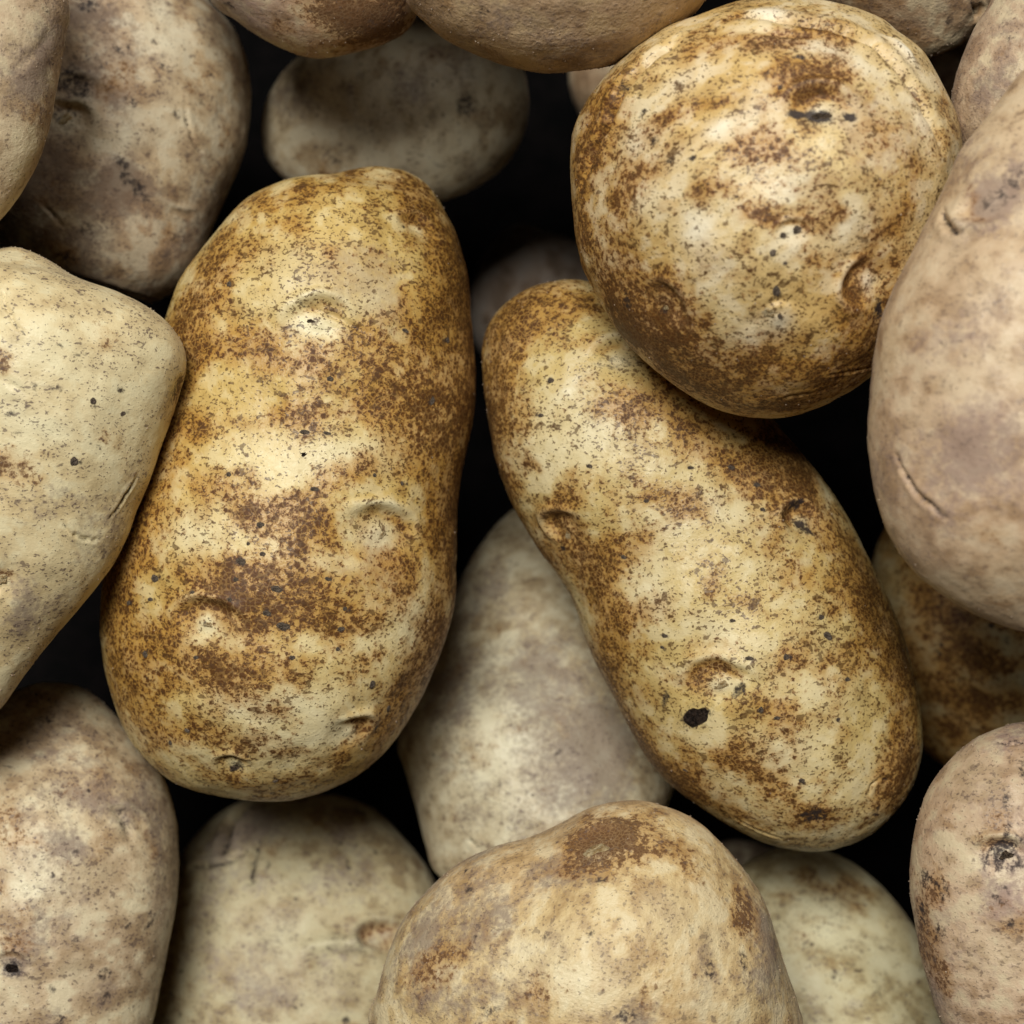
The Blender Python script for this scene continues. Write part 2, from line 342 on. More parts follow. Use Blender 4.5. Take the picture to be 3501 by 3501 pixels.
# ---------------------------------------------------------------- SKIN FEATURES (positions on the reference plane)
REG = {0: (0, 0, 1), 1: (165.5, 275.9, .3998), 2: (165.5, 882.9, .3998), 3: (1020.8, 0, .4716), 4: (882.9, 496.6, .5856),
       5: (0, 0, .5427), 6: (0, 441.5, .4853), 7: (0, 1269.2, .4284), 8: (717.4, 1269.2, .6286), 9: (1545, 772.5, .3712),
       10: (1269.2, 1489.9, .2856), 11: (1489.9, 0, .2288), 12: (1600, 110.4, .5708)}
def mp(reg, items):
    """blobs (x, y, rx, ry, angle, amount) given in a detail's own units"""
    a, b, s = REG[reg]
    return [(a + s * x, b + s * y, s * rx, s * ry, an, am) for x, y, rx, ry, an, am in items]
def ml(reg, pts):
    a, b, s = REG[reg]
    return [(a + s * x, b + s * y) for x, y in pts]
FEAT = {}
FEAT['A'] = dict(
    r=[(690,338,110,36,-5,1.0),(560,372,90,32,-20,.6),(790,400,45,40,30,.45),(372,570,55,66,20,.95),(430,520,50,28,-40,.45),  # real russet; flank and left-strip blobs also paint in edge shade
       (480,648,120,40,8,.85),(360,640,46,50,0,.6),(545,690,60,26,0,.45),(700,700,100,66,15,.62),(545,782,100,26,-8,.8),(690,780,80,30,5,.6),
       (300,770,40,110,15,1.0),(262,930,36,120,15,1.0),(222,1080,30,110,6,.8),(355,860,60,60,0,.45),(650,905,62,34,-15,.85),(780,860,60,40,20,.4),
       (445,905,70,28,-10,.45),(545,975,80,36,10,.85),(470,965,50,24,0,.7),(620,1010,50,40,0,.6),(740,1080,56,46,20,.75),
       (560,1115,120,54,8,.95),(430,1090,60,40,-10,.5),(345,1165,100,50,-15,.6),(470,1165,90,40,0,.7),(300,1240,90,60,10,.85),
       (440,1270,120,50,5,.75),(640,1180,60,40,0,.6),(240,1320,50,80,-20,.85),(300,1400,60,50,-35,.6),(690,1385,40,60,30,.65),(765,1340,44,60,25,.8),
       (868,760,36,150,4,1.0),(850,950,26,140,0,.75),(872,560,24,120,0,.75),(835,1130,30,90,0,.4),(440,1425,46,26,15,.5),(520,1335,24,14,0,.5),
       (620,1235,34,20,0,.4),(700,1240,30,16,0,.4),(480,1180,50,60,0,.4),(700,620,50,34,0,.35),(820,640,34,60,0,.4),(760,560,20,30,0,.5),(440,1480,110,20,12,.4),(560,440,40,24,0,.3),(862,650,60,170,2,.75),(850,850,60,130,-8,.85),(830,1040,44,150,-4,.55),(800,1250,40,90,25,.6),(330,640,60,60,20,.5),(255,1000,60,160,12,.6),(215,1200,44,130,0,.55),(840,440,50,80,-25,.6),(450,400,90,40,-40,.55),(640,1495,120,20,0,.5)],
    g=[(690,530,90,60,20,.8),(640,480,70,40,0,.5),(745,600,60,36,20,.6),(730,700,110,90,0,.75),(740,1080,80,60,20,.8),(715,1000,70,60,0,.3),  # first blob paints the grey highlight on the upper bulge
       (560,680,90,50,0,.35),(380,600,70,80,0,.45),(780,450,70,60,0,.35),(600,1450,160,50,0,.35),(520,1335,40,30,0,.6),(720,880,30,24,0,.6)],
    p=[(520,530,90,60,10,.6),(590,620,52,26,10,.8),(700,570,40,26,0,.6),(570,865,90,36,0,.65),(470,830,70,40,0,.4),(420,1000,90,40,-10,.65),(600,1065,44,22,0,.7),
       (715,1015,50,30,20,.65),(385,1180,30,18,0,.7),(740,1180,70,60,0,.6),(800,1200,40,70,10,.5),(520,1320,110,36,5,.75),(600,1390,110,56,-5,.7),(450,1330,50,30,0,.6),
       (380,1220,60,20,0,.3),(720,850,70,36,0,.5),(470,1400,60,40,0,.4),(345,1000,50,40,0,.4),(660,1375,24,22,0,.6)],
    d=mp(2,[(705,1420,36,26,30,.5),(550,735,16,10,-60,.6),(670,1492,16,8,0,.5)]) + mp(1,[(1010,750,26,8,40,.6),(985,830,18,12,0,.55)]),
    eyes=[(600,605,62,1.7,-95),(715,1005,66,1.6,-70),(385,1172,66,1.5,-95),(662,1382,42,1.5,-50),(440,1447,30,1.3,-90),(790,430,40,1.0,-90)],
    cr=[([(548,570),(580,576),(625,590),(660,612),(700,630)],9,.7,.25),([(770,425),(800,438),(830,455)],8,.5,.2),
        ([(655,955),(690,945),(735,955),(770,985)],7,-.35,0),([(330,1135),(380,1122),(430,1135),(470,1165)],7,-.35,0)],
    bumps=[(600,520,120,1.6),(700,900,130,1.0),(350,800,100,.8),(560,1340,130,.9),(800,560,60,.6),(520,735,200,-.8)],
    scabs=mp(2,[(721,440,24,17,10,0),(322,518,22,20,0,0),(895,572,26,17,15,0),(841,681,21,15,20,0),(922,743,32,20,0,0),(1345,1017,17,22,10,0),(815,262,20,14,0,0),
        (1074,98,21,12,0,0),(828,411,15,12,0,0),(498,584,14,10,0,0),(700,525,13,12,0,0),(300,622,17,10,0,0),(1138,523,18,10,10,0),(965,899,14,12,0,0),(513,898,13,10,0,0),
        (270,875,15,18,0,0),(1195,763,20,12,0,0),(1182,852,10,12,0,0),(468,1243,14,13,0,1),(392,1300,11,13,0,0),(1422,1140,13,19,10,0),(1361,1224,12,16,0,0),(881,1478,13,11,0,1),
        (755,355,10,9,0,0),(660,30,12,12,0,0),(675,620,11,11,0,0),(1215,667,11,11,0,0),(190,640,17,10,-20,0),(1355,30,10,10,0,0),(1480,75,8,12,0,0)])
      + mp(1,[(1022,1350,25,11,0,0),(1132,1355,20,9,0,0),(1495,867,18,10,10,0),(1700,920,14,16,0,0),(1625,1200,14,22,10,0),(670,655,12,14,20,0),(1140,1095,16,14,0,0),(1020,1450,18,10,-30,2)]),
    buds=[(440,1449,13,10,2),(668,1378,7,6,1),(720,1012,12,7,1),(390,1178,10,6,1),(588,606,9,5,2)])
FEAT['B'] = dict(
    r=mp(4,[(260,110,190,80,-5,1.0),(110,260,70,110,10,.7),(300,260,100,50,0,.35),(520,440,190,70,15,.85),(760,570,160,80,30,.8),(960,690,150,80,45,.8),(1060,640,140,80,40,1.0),  # real russet; side blobs and upper-right net also have shade painted in
        (1180,880,90,150,-35,.6),(1300,1050,70,150,-25,.75),(1400,1300,50,160,-12,.9),(1420,1520,50,150,10,.9),(370,960,70,150,-25,.85),(300,800,50,60,0,.7),(430,1140,50,100,-20,.75),(450,1280,50,100,-25,.6),
        (640,770,120,50,15,.65),(520,900,100,90,0,.5),(800,1060,90,40,20,.55),(520,1130,50,60,0,.6),(720,950,90,50,20,.45),(1050,1000,90,60,30,.5),(960,880,60,40,0,.4),
        (740,1330,110,40,-10,.6),(580,1440,70,50,20,.6),(1010,1450,90,50,20,.55),(850,1590,70,45,20,.75),(920,1640,50,30,0,.5),(1110,1770,70,46,-20,1.05),(1030,1270,60,40,0,.55),
        (80,560,40,150,0,.8),(130,720,36,100,-10,.75),(560,1550,36,90,-30,.8),(700,1690,80,36,35,.7),(900,1790,120,30,30,.8),(1380,1700,60,70,30,.7),(1250,1290,80,60,30,.4),(220,660,40,30,0,.5),
        (900,1240,60,30,0,.3),(640,1060,70,60,0,.25),(1180,1480,70,50,0,.3),(60,330,50,160,0,.7),(1330,1150,70,180,-22,.6),(1430,1400,50,180,-5,.7),(240,930,60,110,-30,.6),(480,1400,50,160,-28,.6),(640,1640,60,120,-40,.6)]),
    g=mp(4,[(500,620,120,60,20,.35),(700,980,100,60,20,.35),(1080,840,110,70,40,.7),(1000,690,120,80,40,.5),(1130,1810,150,60,-15,.8),(440,690,70,30,20,.5),(880,860,90,40,0,.35),(800,1360,90,40,0,.3),(1330,1700,90,60,0,.4)]),
    p=mp(4,[(400,560,130,60,-20,.7),(330,400,90,18,-38,.7),(280,470,100,50,-35,.5),(640,850,90,60,20,.6),(830,800,120,40,35,.6),(750,1180,160,60,15,.75),(600,1090,70,60,0,.6),(1000,1560,110,80,0,.6),(200,640,70,60,0,.5),
        (660,1330,60,30,0,.5),(560,1010,60,80,-20,.4),(960,1290,60,40,0,.4),(920,980,80,40,0,.4),(820,1360,60,22,0,.6),(760,1520,90,50,0,.45),(1150,1420,60,50,0,.3),(1180,1840,70,30,-20,.4)]),
    d=mp(4,[(880,1375,26,14,-50,.8),(640,1395,9,28,15,.7),(1110,1775,36,28,-20,.6),(1055,772,22,9,-25,1.0),(1310,1768,16,22,30,.6),(1085,850,34,13,32,1.0),(490,315,90,26,-10,.3),(300,928,10,10,0,.7),(1080,825,40,36,20,.22)]),
    eyes=mp(4,[(312,862,78,0,-140,1.9)])[:0] + [(1066,1002,46,2.0,-150),(1356,1292,62,1.6,-95),(1522,985,44,1.6,-120),(1172,676,56,1.5,-90)],
    cr=[(ml(4,[(1290,1715),(1300,1680),(1325,1662),(1360,1665)]),8,.6,.35),(ml(4,[(740,1330),(780,1302),(830,1300),(880,1320)]),7,-.35,0),(ml(4,[(860,1790),(940,1830),(1010,1850)]),9,.5,.4),
        (ml(4,[(950,815),(1000,800),(1040,770)]),8,-.3,0)],
    bumps=[(1160,900,120,.9),(1330,1100,150,.7),(1050,750,110,.8),(1500,1400,140,.8),(1080,1060,70,-.8),(1230,1000,140,-.5)],
    scabs=mp(4,[(735,1462,46,32,-35,2),(270,380,12,8,0,0),(235,490,10,7,0,0),(720,657,12,7,0,0),(390,652,11,7,0,0),(850,660,12,7,0,0),(930,715,12,8,0,0),(500,945,10,8,0,0),(1160,1200,18,13,20,0),(632,1197,12,7,0,0),
        (910,1272,14,8,0,0),(1220,1340,10,8,0,0),(1075,1665,10,8,0,0),(1455,1235,8,12,0,0),(570,765,9,6,0,0),(1135,1140,12,8,0,0),(940,1440,8,12,0,0),(995,1470,10,7,0,0),(1190,1470,8,7,0,0),(700,1632,9,6,0,0),(628,1242,8,6,0,0),
        (950,795,10,8,0,0),(850,1150,10,6,0,0),(1030,1270,10,10,0,0)]),
    buds=[(1072,1010,8,18,1),(1362,1296,14,8,1)])
FEAT['C'] = dict(
    r=mp(3,[(1070,310,190,90,-5,1.05),(980,330,90,70,0,.5),(640,420,150,40,-12,.95),(480,470,60,30,0,.6),(860,600,120,45,10,.75),(960,560,80,60,0,.5),(330,810,60,170,5,.9),(240,600,50,130,15,.75),(420,690,70,40,0,.4),(640,740,80,60,0,.65),  # real russet; bottom band and left side also carry painted shade
        (860,850,110,50,10,.8),(740,760,60,40,0,.5),(1185,850,45,36,0,.95),(1120,1070,90,60,0,.65),(1280,1080,70,140,30,.95),(440,1170,150,90,20,1.0),(340,1140,60,80,0,.6),(520,1400,190,60,35,1.0),(640,1290,60,80,0,.5),
        (950,1470,330,70,0,.85),(830,1570,420,70,5,1.0),(1250,1420,120,140,20,.9),(1380,1250,60,200,10,.9),(240,1050,50,170,-12,.8),(170,880,36,150,0,.6),(950,150,150,40,-8,.75),(760,170,110,40,-20,.55),(700,90,140,24,-15,.8),(1150,125,160,26,12,.65),
        (330,440,60,80,30,.45),(1480,760,70,120,25,.55),(1330,680,80,60,20,.4),(1080,900,60,40,0,.35),(800,1000,60,50,0,.4),(1240,1290,80,60,0,.4),(180,560,36,160,12,.9),(1420,550,60,60,0,.3),(560,560,40,60,0,.2),(1000,1330,60,40,0,.3),(700,1530,300,70,18,.7),(1150,1520,260,80,-12,.7),(330,1290,120,90,45,.6),(160,720,50,260,2,.55),(260,330,70,110,40,.5)]),
    g=mp(3,[(1330,560,200,160,30,.8),(1250,420,150,100,20,.75),(1480,350,120,200,-25,.6),(680,1010,130,120,0,.7),(850,1300,120,80,0,.6),(1500,600,90,130,0,.6),(1330,1150,70,90,0,.6),(230,560,40,120,15,.7),(1200,90,300,60,10,.5),(980,1090,120,80,0,.3),(1050,720,150,60,0,.3)]),
    p=mp(3,[(870,430,60,60,20,.8),(740,510,90,46,-20,.85),(920,700,110,70,0,.85),(640,900,70,80,20,.7),(700,1060,100,80,0,.5),(830,1340,100,60,-15,.75),(1010,170,200,40,0,.8),(930,45,120,26,0,.85),(450,760,90,90,0,.55),(400,560,100,100,-20,.55),
        (1240,940,130,90,-20,.6),(940,1260,46,40,0,.9),(1200,240,140,50,20,.5),(1050,800,120,80,0,.4),(550,640,60,60,0,.5),(1520,480,60,140,-25,.6),(1480,230,90,60,40,.6),(1000,980,70,60,0,.35),(1310,1130,40,50,0,.5),(560,330,120,40,-25,.5)]),
    d=mp(3,[(1028,448,36,17,20,1.25),(1110,462,58,24,8,1.1),(1238,464,26,16,5,1.1),(950,348,14,12,0,.8),(520,640,16,12,0,.8),(610,630,16,10,0,.7),(455,570,14,18,0,.6),(390,390,10,22,25,.6),(400,460,20,9,-30,.6),(770,795,12,11,0,.7),
        (1355,1240,20,36,0,.8),(1030,228,26,10,10,.7),(340,1200,22,30,0,.5),(480,1240,20,14,0,.45),(1400,760,14,10,0,.5),(1300,690,26,16,30,.4),(330,350,30,10,-40,.5),(880,640,10,16,10,.5)]),
    eyes=[(1555,212,70,1.7,-90),(1250,574,46,1.0,-40),(1642,536,56,1.4,180),(1466,588,26,-.7,-90),(1496,436,30,.7,-90)],
    cr=[(ml(3,[(560,170),(440,250),(330,370),(260,500),(200,610),(160,730)]),15,2.2,.14),(ml(3,[(760,60),(950,70),(1150,95),(1330,170),(1420,260),(1500,380),(1560,480),(1610,600)]),15,1.8,.1),
        (ml(3,[(800,120),(960,135),(1100,140)]),9,.5,.1),(ml(3,[(1350,130),(1400,160),(1450,190),(1500,250)]),14,-.8,0),(ml(3,[(1150,1490),(1250,1480),(1330,1460)]),8,.4,.2),(ml(3,[(760,1620),(1000,1580),(1200,1530)]),7,.4,.1)],
    bumps=[(1400,430,150,.7),(1590,330,90,.8),(1300,330,120,.6),(1420,620,130,.8),(1560,660,80,.6),(1640,480,60,-.8)],
    scabs=mp(3,[(1020,922,19,18,0,0),(965,946,15,12,0,0),(930,1010,13,17,10,1),(945,1165,15,24,10,0),(978,1052,9,9,0,1),(960,1262,9,11,0,0)]),
    buds=[(1450,588,16,12,1),(1256,580,8,7,1),(1548,218,20,8,2)])
FEAT['D'] = dict(
    r=[(1880,1010,90,30,20,.55),(1725,700,40,40,0,.1),(1800,500,60,40,0,.15)],
    g=[(1885,355,80,36,-38,1.0),(1850,380,30,24,-30,.9),(1850,810,110,60,-15,.8),(1890,900,90,70,0,.6),(1760,650,60,70,0,.4),(1850,620,90,60,0,.4),(1905,540,60,50,0,.5),(1680,880,20,60,0,.3),(1780,1000,60,40,0,.3)],
    p=[(1860,560,60,60,0,.5),(1760,760,60,60,0,.5),(1800,250,60,60,-40,.3),(1790,470,40,70,20,.4),(1850,700,80,40,0,.5),(1800,890,60,40,0,.2)],
    d=[(1895,352,60,22,-38,.36),(1860,383,22,16,-20,.32),(1905,548,8,7,0,.3),(1782,655,8,8,0,.3),(1750,818,7,8,0,.3),(1862,585,7,7,0,.25)],
    eyes=[(1870,375,60,1.2,130)],
    cr=[([(1776,398),(1778,415),(1790,432),(1808,436),(1825,428)],15,1.6,.5),([(1690,860),(1705,893),(1725,920),(1750,945),(1785,973)],11,.9,.5)],
    bumps=[(1850,560,150,.8),(1800,1020,90,.6),(1880,840,90,.7)],
    scabs=[], buds=[])
FEAT['E'] = dict(r=[], g=[(1880,130,60,50,-40,.8),(1860,190,60,40,-30,.5)], p=[(1830,220,40,50,0,.3)], d=[(1905,70,8,8,0,.3)], eyes=[], cr=[], bumps=[], scabs=[], buds=[])
FEAT['F'] = dict(r=[(1640,20,70,50,0,.4),(1740,90,90,22,0,.3)], g=[(1760,20,80,40,0,.4)], p=[], d=[(1792,36,7,9,0,.6)], eyes=[(1843,30,20,1.2,0)], cr=[([(1832,5),(1842,22),(1846,40)],8,.8,.3)], bumps=[], scabs=[], buds=[])
FEAT['H'] = dict(r=[(1180,60,60,30,0,.15)], g=[(900,60,120,60,0,.4),(1100,100,120,40,0,.4)], p=[(1230,45,50,30,0,.4),(870,30,60,30,0,.25)], d=[(916,24,9,7,0,.7)], eyes=[], cr=[], bumps=[(1000,60,160,.5)], scabs=[], buds=[])
FEAT['I'] = dict(r=[(610,22,70,40,0,1.0),(530,55,30,18,-15,.8),(680,40,50,40,0,.8),(740,50,40,40,0,.7),(640,85,60,16,0,.3)], g=[(450,30,50,30,30,.6),(580,85,60,20,0,.4)], p=[(560,75,40,20,0,.3)], d=[(428,5,18,5,15,.4)], eyes=[], cr=[], bumps=[(560,40,100,.5)], scabs=[], buds=[])
FEAT['J'] = dict(r=[(600,350,140,40,5,.6)], g=[(560,185,60,50,0,.9),(770,165,60,50,-20,.8),(880,130,40,60,0,.6),(690,260,70,40,0,.5),(640,110,60,40,0,.5)],
    p=[(740,180,80,40,-30,.5),(640,230,60,50,0,.5),(850,260,70,60,-40,.6),(800,300,90,30,0,.4)], d=[(880,197,17,19,0,.6),(690,140,8,8,0,.4),(635,300,16,10,0,.35),(600,200,26,20,0,.2)], eyes=[], cr=[([(670,160),(672,200),(690,230)],10,.5,.15)], bumps=[(600,200,70,.8),(850,200,70,.6),(720,250,80,-.6)], scabs=[], buds=[])
FEAT['K'] = dict(
    r=mp(5,[(430,270,70,60,20,.5),(280,330,90,50,10,.5),(230,880,60,40,0,.5),(600,810,70,50,0,.45),(790,480,40,70,0,.5)]),
    g=mp(5,[(270,290,100,70,20,1.0),(200,480,80,80,0,.8),(460,640,80,60,20,.8),(270,600,140,60,0,.7),(350,720,150,50,10,.6),(120,650,100,120,0,.7),(480,200,120,80,0,.4),(650,500,60,110,-10,.5),(300,40,90,50,0,.8),(560,660,90,40,10,.5),(300,960,200,60,20,.6),(620,850,80,60,0,.5),(400,330,60,60,0,.5)]),
    p=mp(5,[(420,470,110,70,-20,.75),(590,160,110,90,20,.65),(240,420,80,60,0,.5),(330,830,110,60,-10,.65),(600,420,60,130,0,.45),(720,440,60,90,0,.3),(300,640,60,30,0,.3),(560,40,70,40,20,.6),(420,560,60,30,0,.5)]),
    d=mp(5,[(250,290,76,44,20,.50),(300,25,36,20,15,.6),(225,270,40,30,0,.2),(430,600,22,50,-20,.55),(480,660,26,34,-20,.55),(460,355,24,14,30,.5),(700,355,14,10,20,.6),(725,258,12,9,0,.6),(570,240,26,10,40,.5),(410,175,30,9,30,.5),
        (690,85,30,9,40,.4),(240,410,30,30,0,.35),(200,400,16,24,0,.4),(300,790,30,22,0,.3),(240,890,40,16,0,.4),(360,240,20,9,50,.4),(615,400,14,24,0,.4),(650,270,14,8,0,.3),(530,140,20,10,20,.4),(610,820,26,22,0,.35),(500,690,30,12,10,.4)]),
    eyes=[(128,228,52,1.2,-60),(150,180,50,.6,-90)],
    cr=[(ml(5,[(640,350),(650,420),(680,500),(735,580)]),7,.7,.4),(ml(5,[(540,690),(620,720),(680,730)]),7,-.4,0),(ml(5,[(150,700),(190,750),(220,785)]),8,.4,.2)],
    bumps=[(230,250,130,.9),(300,420,120,.6),(400,150,80,.6)], scabs=[], buds=[(122,222,14,11,1)])
FEAT['L'] = dict(r=[(30,250,60,60,0,.1)], g=[(60,120,80,30,-50,.7),(90,60,30,90,0,.4),(20,200,60,50,0,.35)], p=[(30,90,70,40,-40,.5),(20,290,50,50,0,.3)], d=[(85,17,7,5,0,.5),(96,120,6,8,0,.4)], eyes=[], cr=[([(20,140),(60,100),(95,60)],10,.3,.05)], bumps=[(20,60,100,.7)], scabs=[], buds=[])
FEAT['M'] = dict(
    r=mp(6,[(20,510,40,70,0,.6),(60,880,100,60,10,.62),(150,960,110,50,20,.45),(400,400,80,50,20,.3),(380,810,50,30,10,.35),(290,1300,50,60,20,.4),(10,900,50,40,0,.5),(690,600,26,70,12,.8),(10,1345,60,46,0,1.25)]),
    g=mp(6,[(90,1400,60,110,0,.9),(60,1520,60,60,0,.6),(400,1180,100,90,-40,.5),(180,590,90,30,8,.7),(310,465,50,26,-10,.6),(250,1000,130,70,10,.45),(320,1290,80,70,20,.5),(640,620,40,110,10,.6),(500,1020,40,130,20,.5),(150,1100,110,80,0,.5),(200,150,150,50,15,.3),(500,1000,60,60,0,.3)]),
    p=mp(6,[(100,470,130,90,-20,.75),(60,640,110,70,0,.75),(200,770,140,60,10,.7),(420,640,160,180,10,.55),(560,780,60,140,10,.55),(130,1250,90,80,0,.4),(560,430,60,60,0,.3),(480,860,80,50,0,.4)]),
    d=mp(6,[(680,600,16,50,14,.42),(130,598,22,14,20,.35),(205,590,22,14,0,.35),(315,466,28,10,-12,.4),(225,436,16,10,30,.4),(75,775,20,12,0,.4),(40,700,22,14,0,.35),(60,690,14,10,0,.35),(470,603,18,10,20,.5),(240,605,9,9,0,.4),(380,830,10,16,-15,.4),(345,815,10,8,0,.4)]),
    eyes=[(2,1096,40,1.6,180),(330,735,26,.9,0)],
    cr=[(ml(6,[(45,205),(22,240),(25,290),(60,350),(103,400)]),7,.7,.42),(ml(6,[(245,1125),(275,1160),(310,1185),(350,1192),(395,1188)]),7,.8,.42),(ml(6,[(532,935),(500,990),(460,1055),(428,1112)]),7,.7,.38),(ml(6,[(20,560),(60,580),(90,620)]),8,.4,.1)],
    bumps=[(290,640,60,1.0),(60,620,120,1.1),(220,850,120,.5),(140,1080,100,.6),(320,700,50,.5)],
    scabs=mp(6,[(290,885,16,20,0,0),(480,700,12,10,0,0),(365,655,12,14,0,0)]), buds=[(2,1094,12,12,1)])
FEAT['N'] = dict(
    r=mp(7,[(100,740,130,36,5,.65),(60,640,80,40,0,.4),(130,1070,50,46,0,.55),(60,1180,90,60,0,.5),(300,380,60,30,0,.25),(430,780,50,60,0,.3),(20,960,40,60,0,.4)]),
    g=mp(7,[(300,770,110,70,20,.95),(520,590,70,100,-25,.85),(390,560,90,50,10,.6),(220,380,150,50,10,.5),(120,1200,120,100,0,.7),(455,1320,60,50,0,.8),(60,1300,90,70,0,.7),(330,1180,50,30,0,.5),(250,1510,90,50,0,.7),(540,1110,60,40,0,.6),(460,1420,50,60,0,.6),(200,230,200,60,5,.5),(640,500,60,120,-10,.5),(690,800,40,300,0,.5),(220,890,40,30,0,.5),(390,990,40,40,0,.5)]),
    p=mp(7,[(200,880,130,110,10,.8),(120,960,110,60,0,.6),(60,1400,90,90,0,.7),(220,560,120,60,-10,.5),(550,900,110,120,0,.45),(330,1080,80,60,0,.4),(300,640,80,40,0,.4),(330,1340,70,70,0,.4)]),
    d=mp(7,[(45,1300,44,36,10,.75),(455,1320,28,26,0,.42),(460,1425,22,28,0,.42),(640,1105,12,34,30,.6),(640,1060,8,24,20,.4),(545,1112,22,16,0,.42),(220,1405,20,26,0,.42),(265,1525,28,24,0,.45),(325,790,34,24,20,.3),(225,895,14,16,0,.4),(390,990,12,14,0,.42),(330,1185,20,20,0,.42),(60,1210,30,20,0,.42),
        (200,205,40,16,0,.4),(545,640,20,50,-15,.35),(240,460,10,8,0,.4),(395,770,8,8,0,.4),(430,1020,9,9,0,.35),(320,400,10,10,0,.3),(90,325,16,8,0,.4),(630,775,7,7,0,.5)]),
    eyes=[(230,1560,46,1.0,-60),(20,1820,30,.8,-90)],
    cr=[(ml(7,[(90,60),(130,80),(165,100),(188,115)]),9,.7,.3),(ml(7,[(480,560),(530,630),(560,690),(580,740)]),12,.7,.1)],
    bumps=[(90,1660,120,1.0),(180,1450,90,.6),(270,1750,120,.5),(140,1590,90,-.6)], scabs=mp(7,[(45,1300,30,24,10,2)]), buds=[])
FEAT['O'] = dict(
    r=mp(7,[(1680,1170,80,80,0,.7),(1250,740,150,60,0,.3),(820,1300,40,250,0,.35)]),
    g=mp(7,[(1080,720,160,100,-10,.7),(1250,640,160,80,0,.6),(1670,1170,100,100,0,.8),(1100,1280,170,80,0,.6),(1200,1440,150,90,0,.7),(950,800,80,110,20,.6),(1500,800,150,90,0,.4),(1580,600,100,60,0,.5),(1500,1260,90,60,20,.5)]),
    p=mp(7,[(1000,970,130,90,0,.6),(1250,940,200,90,0,.45),(1250,1160,200,60,-5,.7),(950,1150,90,90,0,.5),(1480,1300,130,120,0,.5),(1550,960,120,70,0,.4),(900,1450,60,120,0,.3)]),
    d=mp(7,[(1490,752,18,10,0,.5),(1530,855,18,22,0,.4),(1185,850,12,14,0,.45),(1570,758,10,10,0,.4),(1580,612,36,14,15,.45),(1300,1455,24,30,20,.42),(1530,1535,24,16,0,.7),(1435,1213,14,8,-15,.6),(1120,930,22,10,-40,.4),(1265,885,10,6,0,.5),(1040,1445,20,8,-25,.4),(795,1500,10,16,0,.6),(1305,1003,9,9,0,.4),(1640,1325,10,14,0,.4),(1540,940,8,8,0,.4),(1655,790,10,16,0,.4),
        (800,1320,14,8,0,.5),(1690,1200,50,70,0,.12)]),
    eyes=[(722,1772,46,2.0,-120)],
    cr=[(ml(7,[(1130,560),(1060,610),(1015,670),(990,730),(975,790)]),20,2.4,.45),(ml(7,[(1145,710),(1125,800),(1115,870),(1110,930)]),15,1.5,.4),(ml(7,[(840,850),(930,845),(1010,825),(1090,785)]),14,1.4,.35),(ml(7,[(1350,1215),(1480,1190),(1580,1200),(1700,1260)]),20,-1.6,0),(ml(7,[(820,700),(810,780),(800,850)]),10,.6,.2)],
    bumps=[(560,1700,120,.9),(450,1840,120,.8),(650,1870,90,.9)], scabs=[], buds=[])
FEAT['P'] = dict(r=[(960,1230,80,40,0,.25)], g=[(1050,1350,120,160,0,.75),(900,1120,80,60,0,.6),(960,1250,120,50,0,.5),(1100,1500,100,100,0,.6),(840,1300,60,80,0,.6),(880,1400,60,60,0,.35),(1150,1430,60,140,0,.6)],
    p=[(930,1380,80,70,0,.85),(910,1500,90,60,0,.8),(920,1230,60,24,0,.5),(930,1580,80,50,0,.5)], d=[(880,1440,9,6,0,.4),(940,1480,9,7,0,.4),(830,1370,9,6,0,.3),(1000,1500,14,8,20,.35),(1050,1420,10,8,0,.35)],  # the strong pale blobs are painted highlights
    eyes=[], cr=[([(878,1572),(890,1590),(905,1604)],7,.6,.4)], bumps=[(930,1370,100,.9),(880,1300,60,-.6),(930,1530,90,.5)], scabs=[], buds=[])
FEAT['Q'] = dict(
    r=mp(8,[(690,490,150,62,0,1.15),(620,530,80,50,20,.5),(900,570,90,40,25,.4),(960,640,60,40,40,.3),(1110,760,50,50,40,.9),(1080,680,40,50,30,.6),(160,870,90,60,-20,.45),(520,600,60,20,10,.5),(650,950,220,50,0,.3),(1120,860,30,60,-30,.4),(450,1000,120,60,0,.3),(900,1000,120,50,0,.3),(800,820,120,60,0,.15)]),
    g=mp(8,[(320,740,110,70,-20,.7),(500,600,120,50,-15,.6),(130,800,90,140,20,.6),(980,890,50,70,0,.7),(1100,700,60,120,-30,.4),(740,1030,120,50,0,.7),(300,1000,120,60,0,.6),(540,790,90,50,0,.4),(250,570,140,50,-15,.5),(1180,860,50,150,-20,.6),(700,760,70,50,0,.3),(1080,930,60,60,0,.5),(660,620,60,30,0,.5)]),
    p=mp(8,[(620,970,120,60,0,.8),(640,535,46,24,0,1.3),(580,840,160,70,0,.45),(950,800,110,60,0,.45),(430,880,100,60,0,.4),(1000,980,90,60,0,.4),(350,680,80,50,-20,.2),(820,700,120,50,0,.3)]),  # first blob is a painted highlight, the rest pale skin
    d=mp(8,[(985,900,18,20,0,.4),(745,1030,40,20,0,.4),(635,790,14,11,0,.38),(720,745,14,10,0,.36),(500,790,14,10,0,.36),(660,622,16,9,0,.4),(925,780,10,22,-20,.36),(265,658,14,12,0,.36),(290,800,10,8,0,.36),(530,880,20,9,0,.36),(1090,880,12,40,-15,.36),(330,1010,30,20,0,.36),(985,690,9,7,0,.4),(710,520,40,20,-60,.2)]),
    eyes=[(1124,1604,60,1.3,-90)], cr=[(ml(8,[(40,870),(90,850)]),9,.3,.05)],
    bumps=[(1000,1850,200,.8),(1230,1700,120,.5),(940,1640,70,.5),(850,1750,100,-.4)], scabs=[], buds=[(1118,1603,30,15,1)])
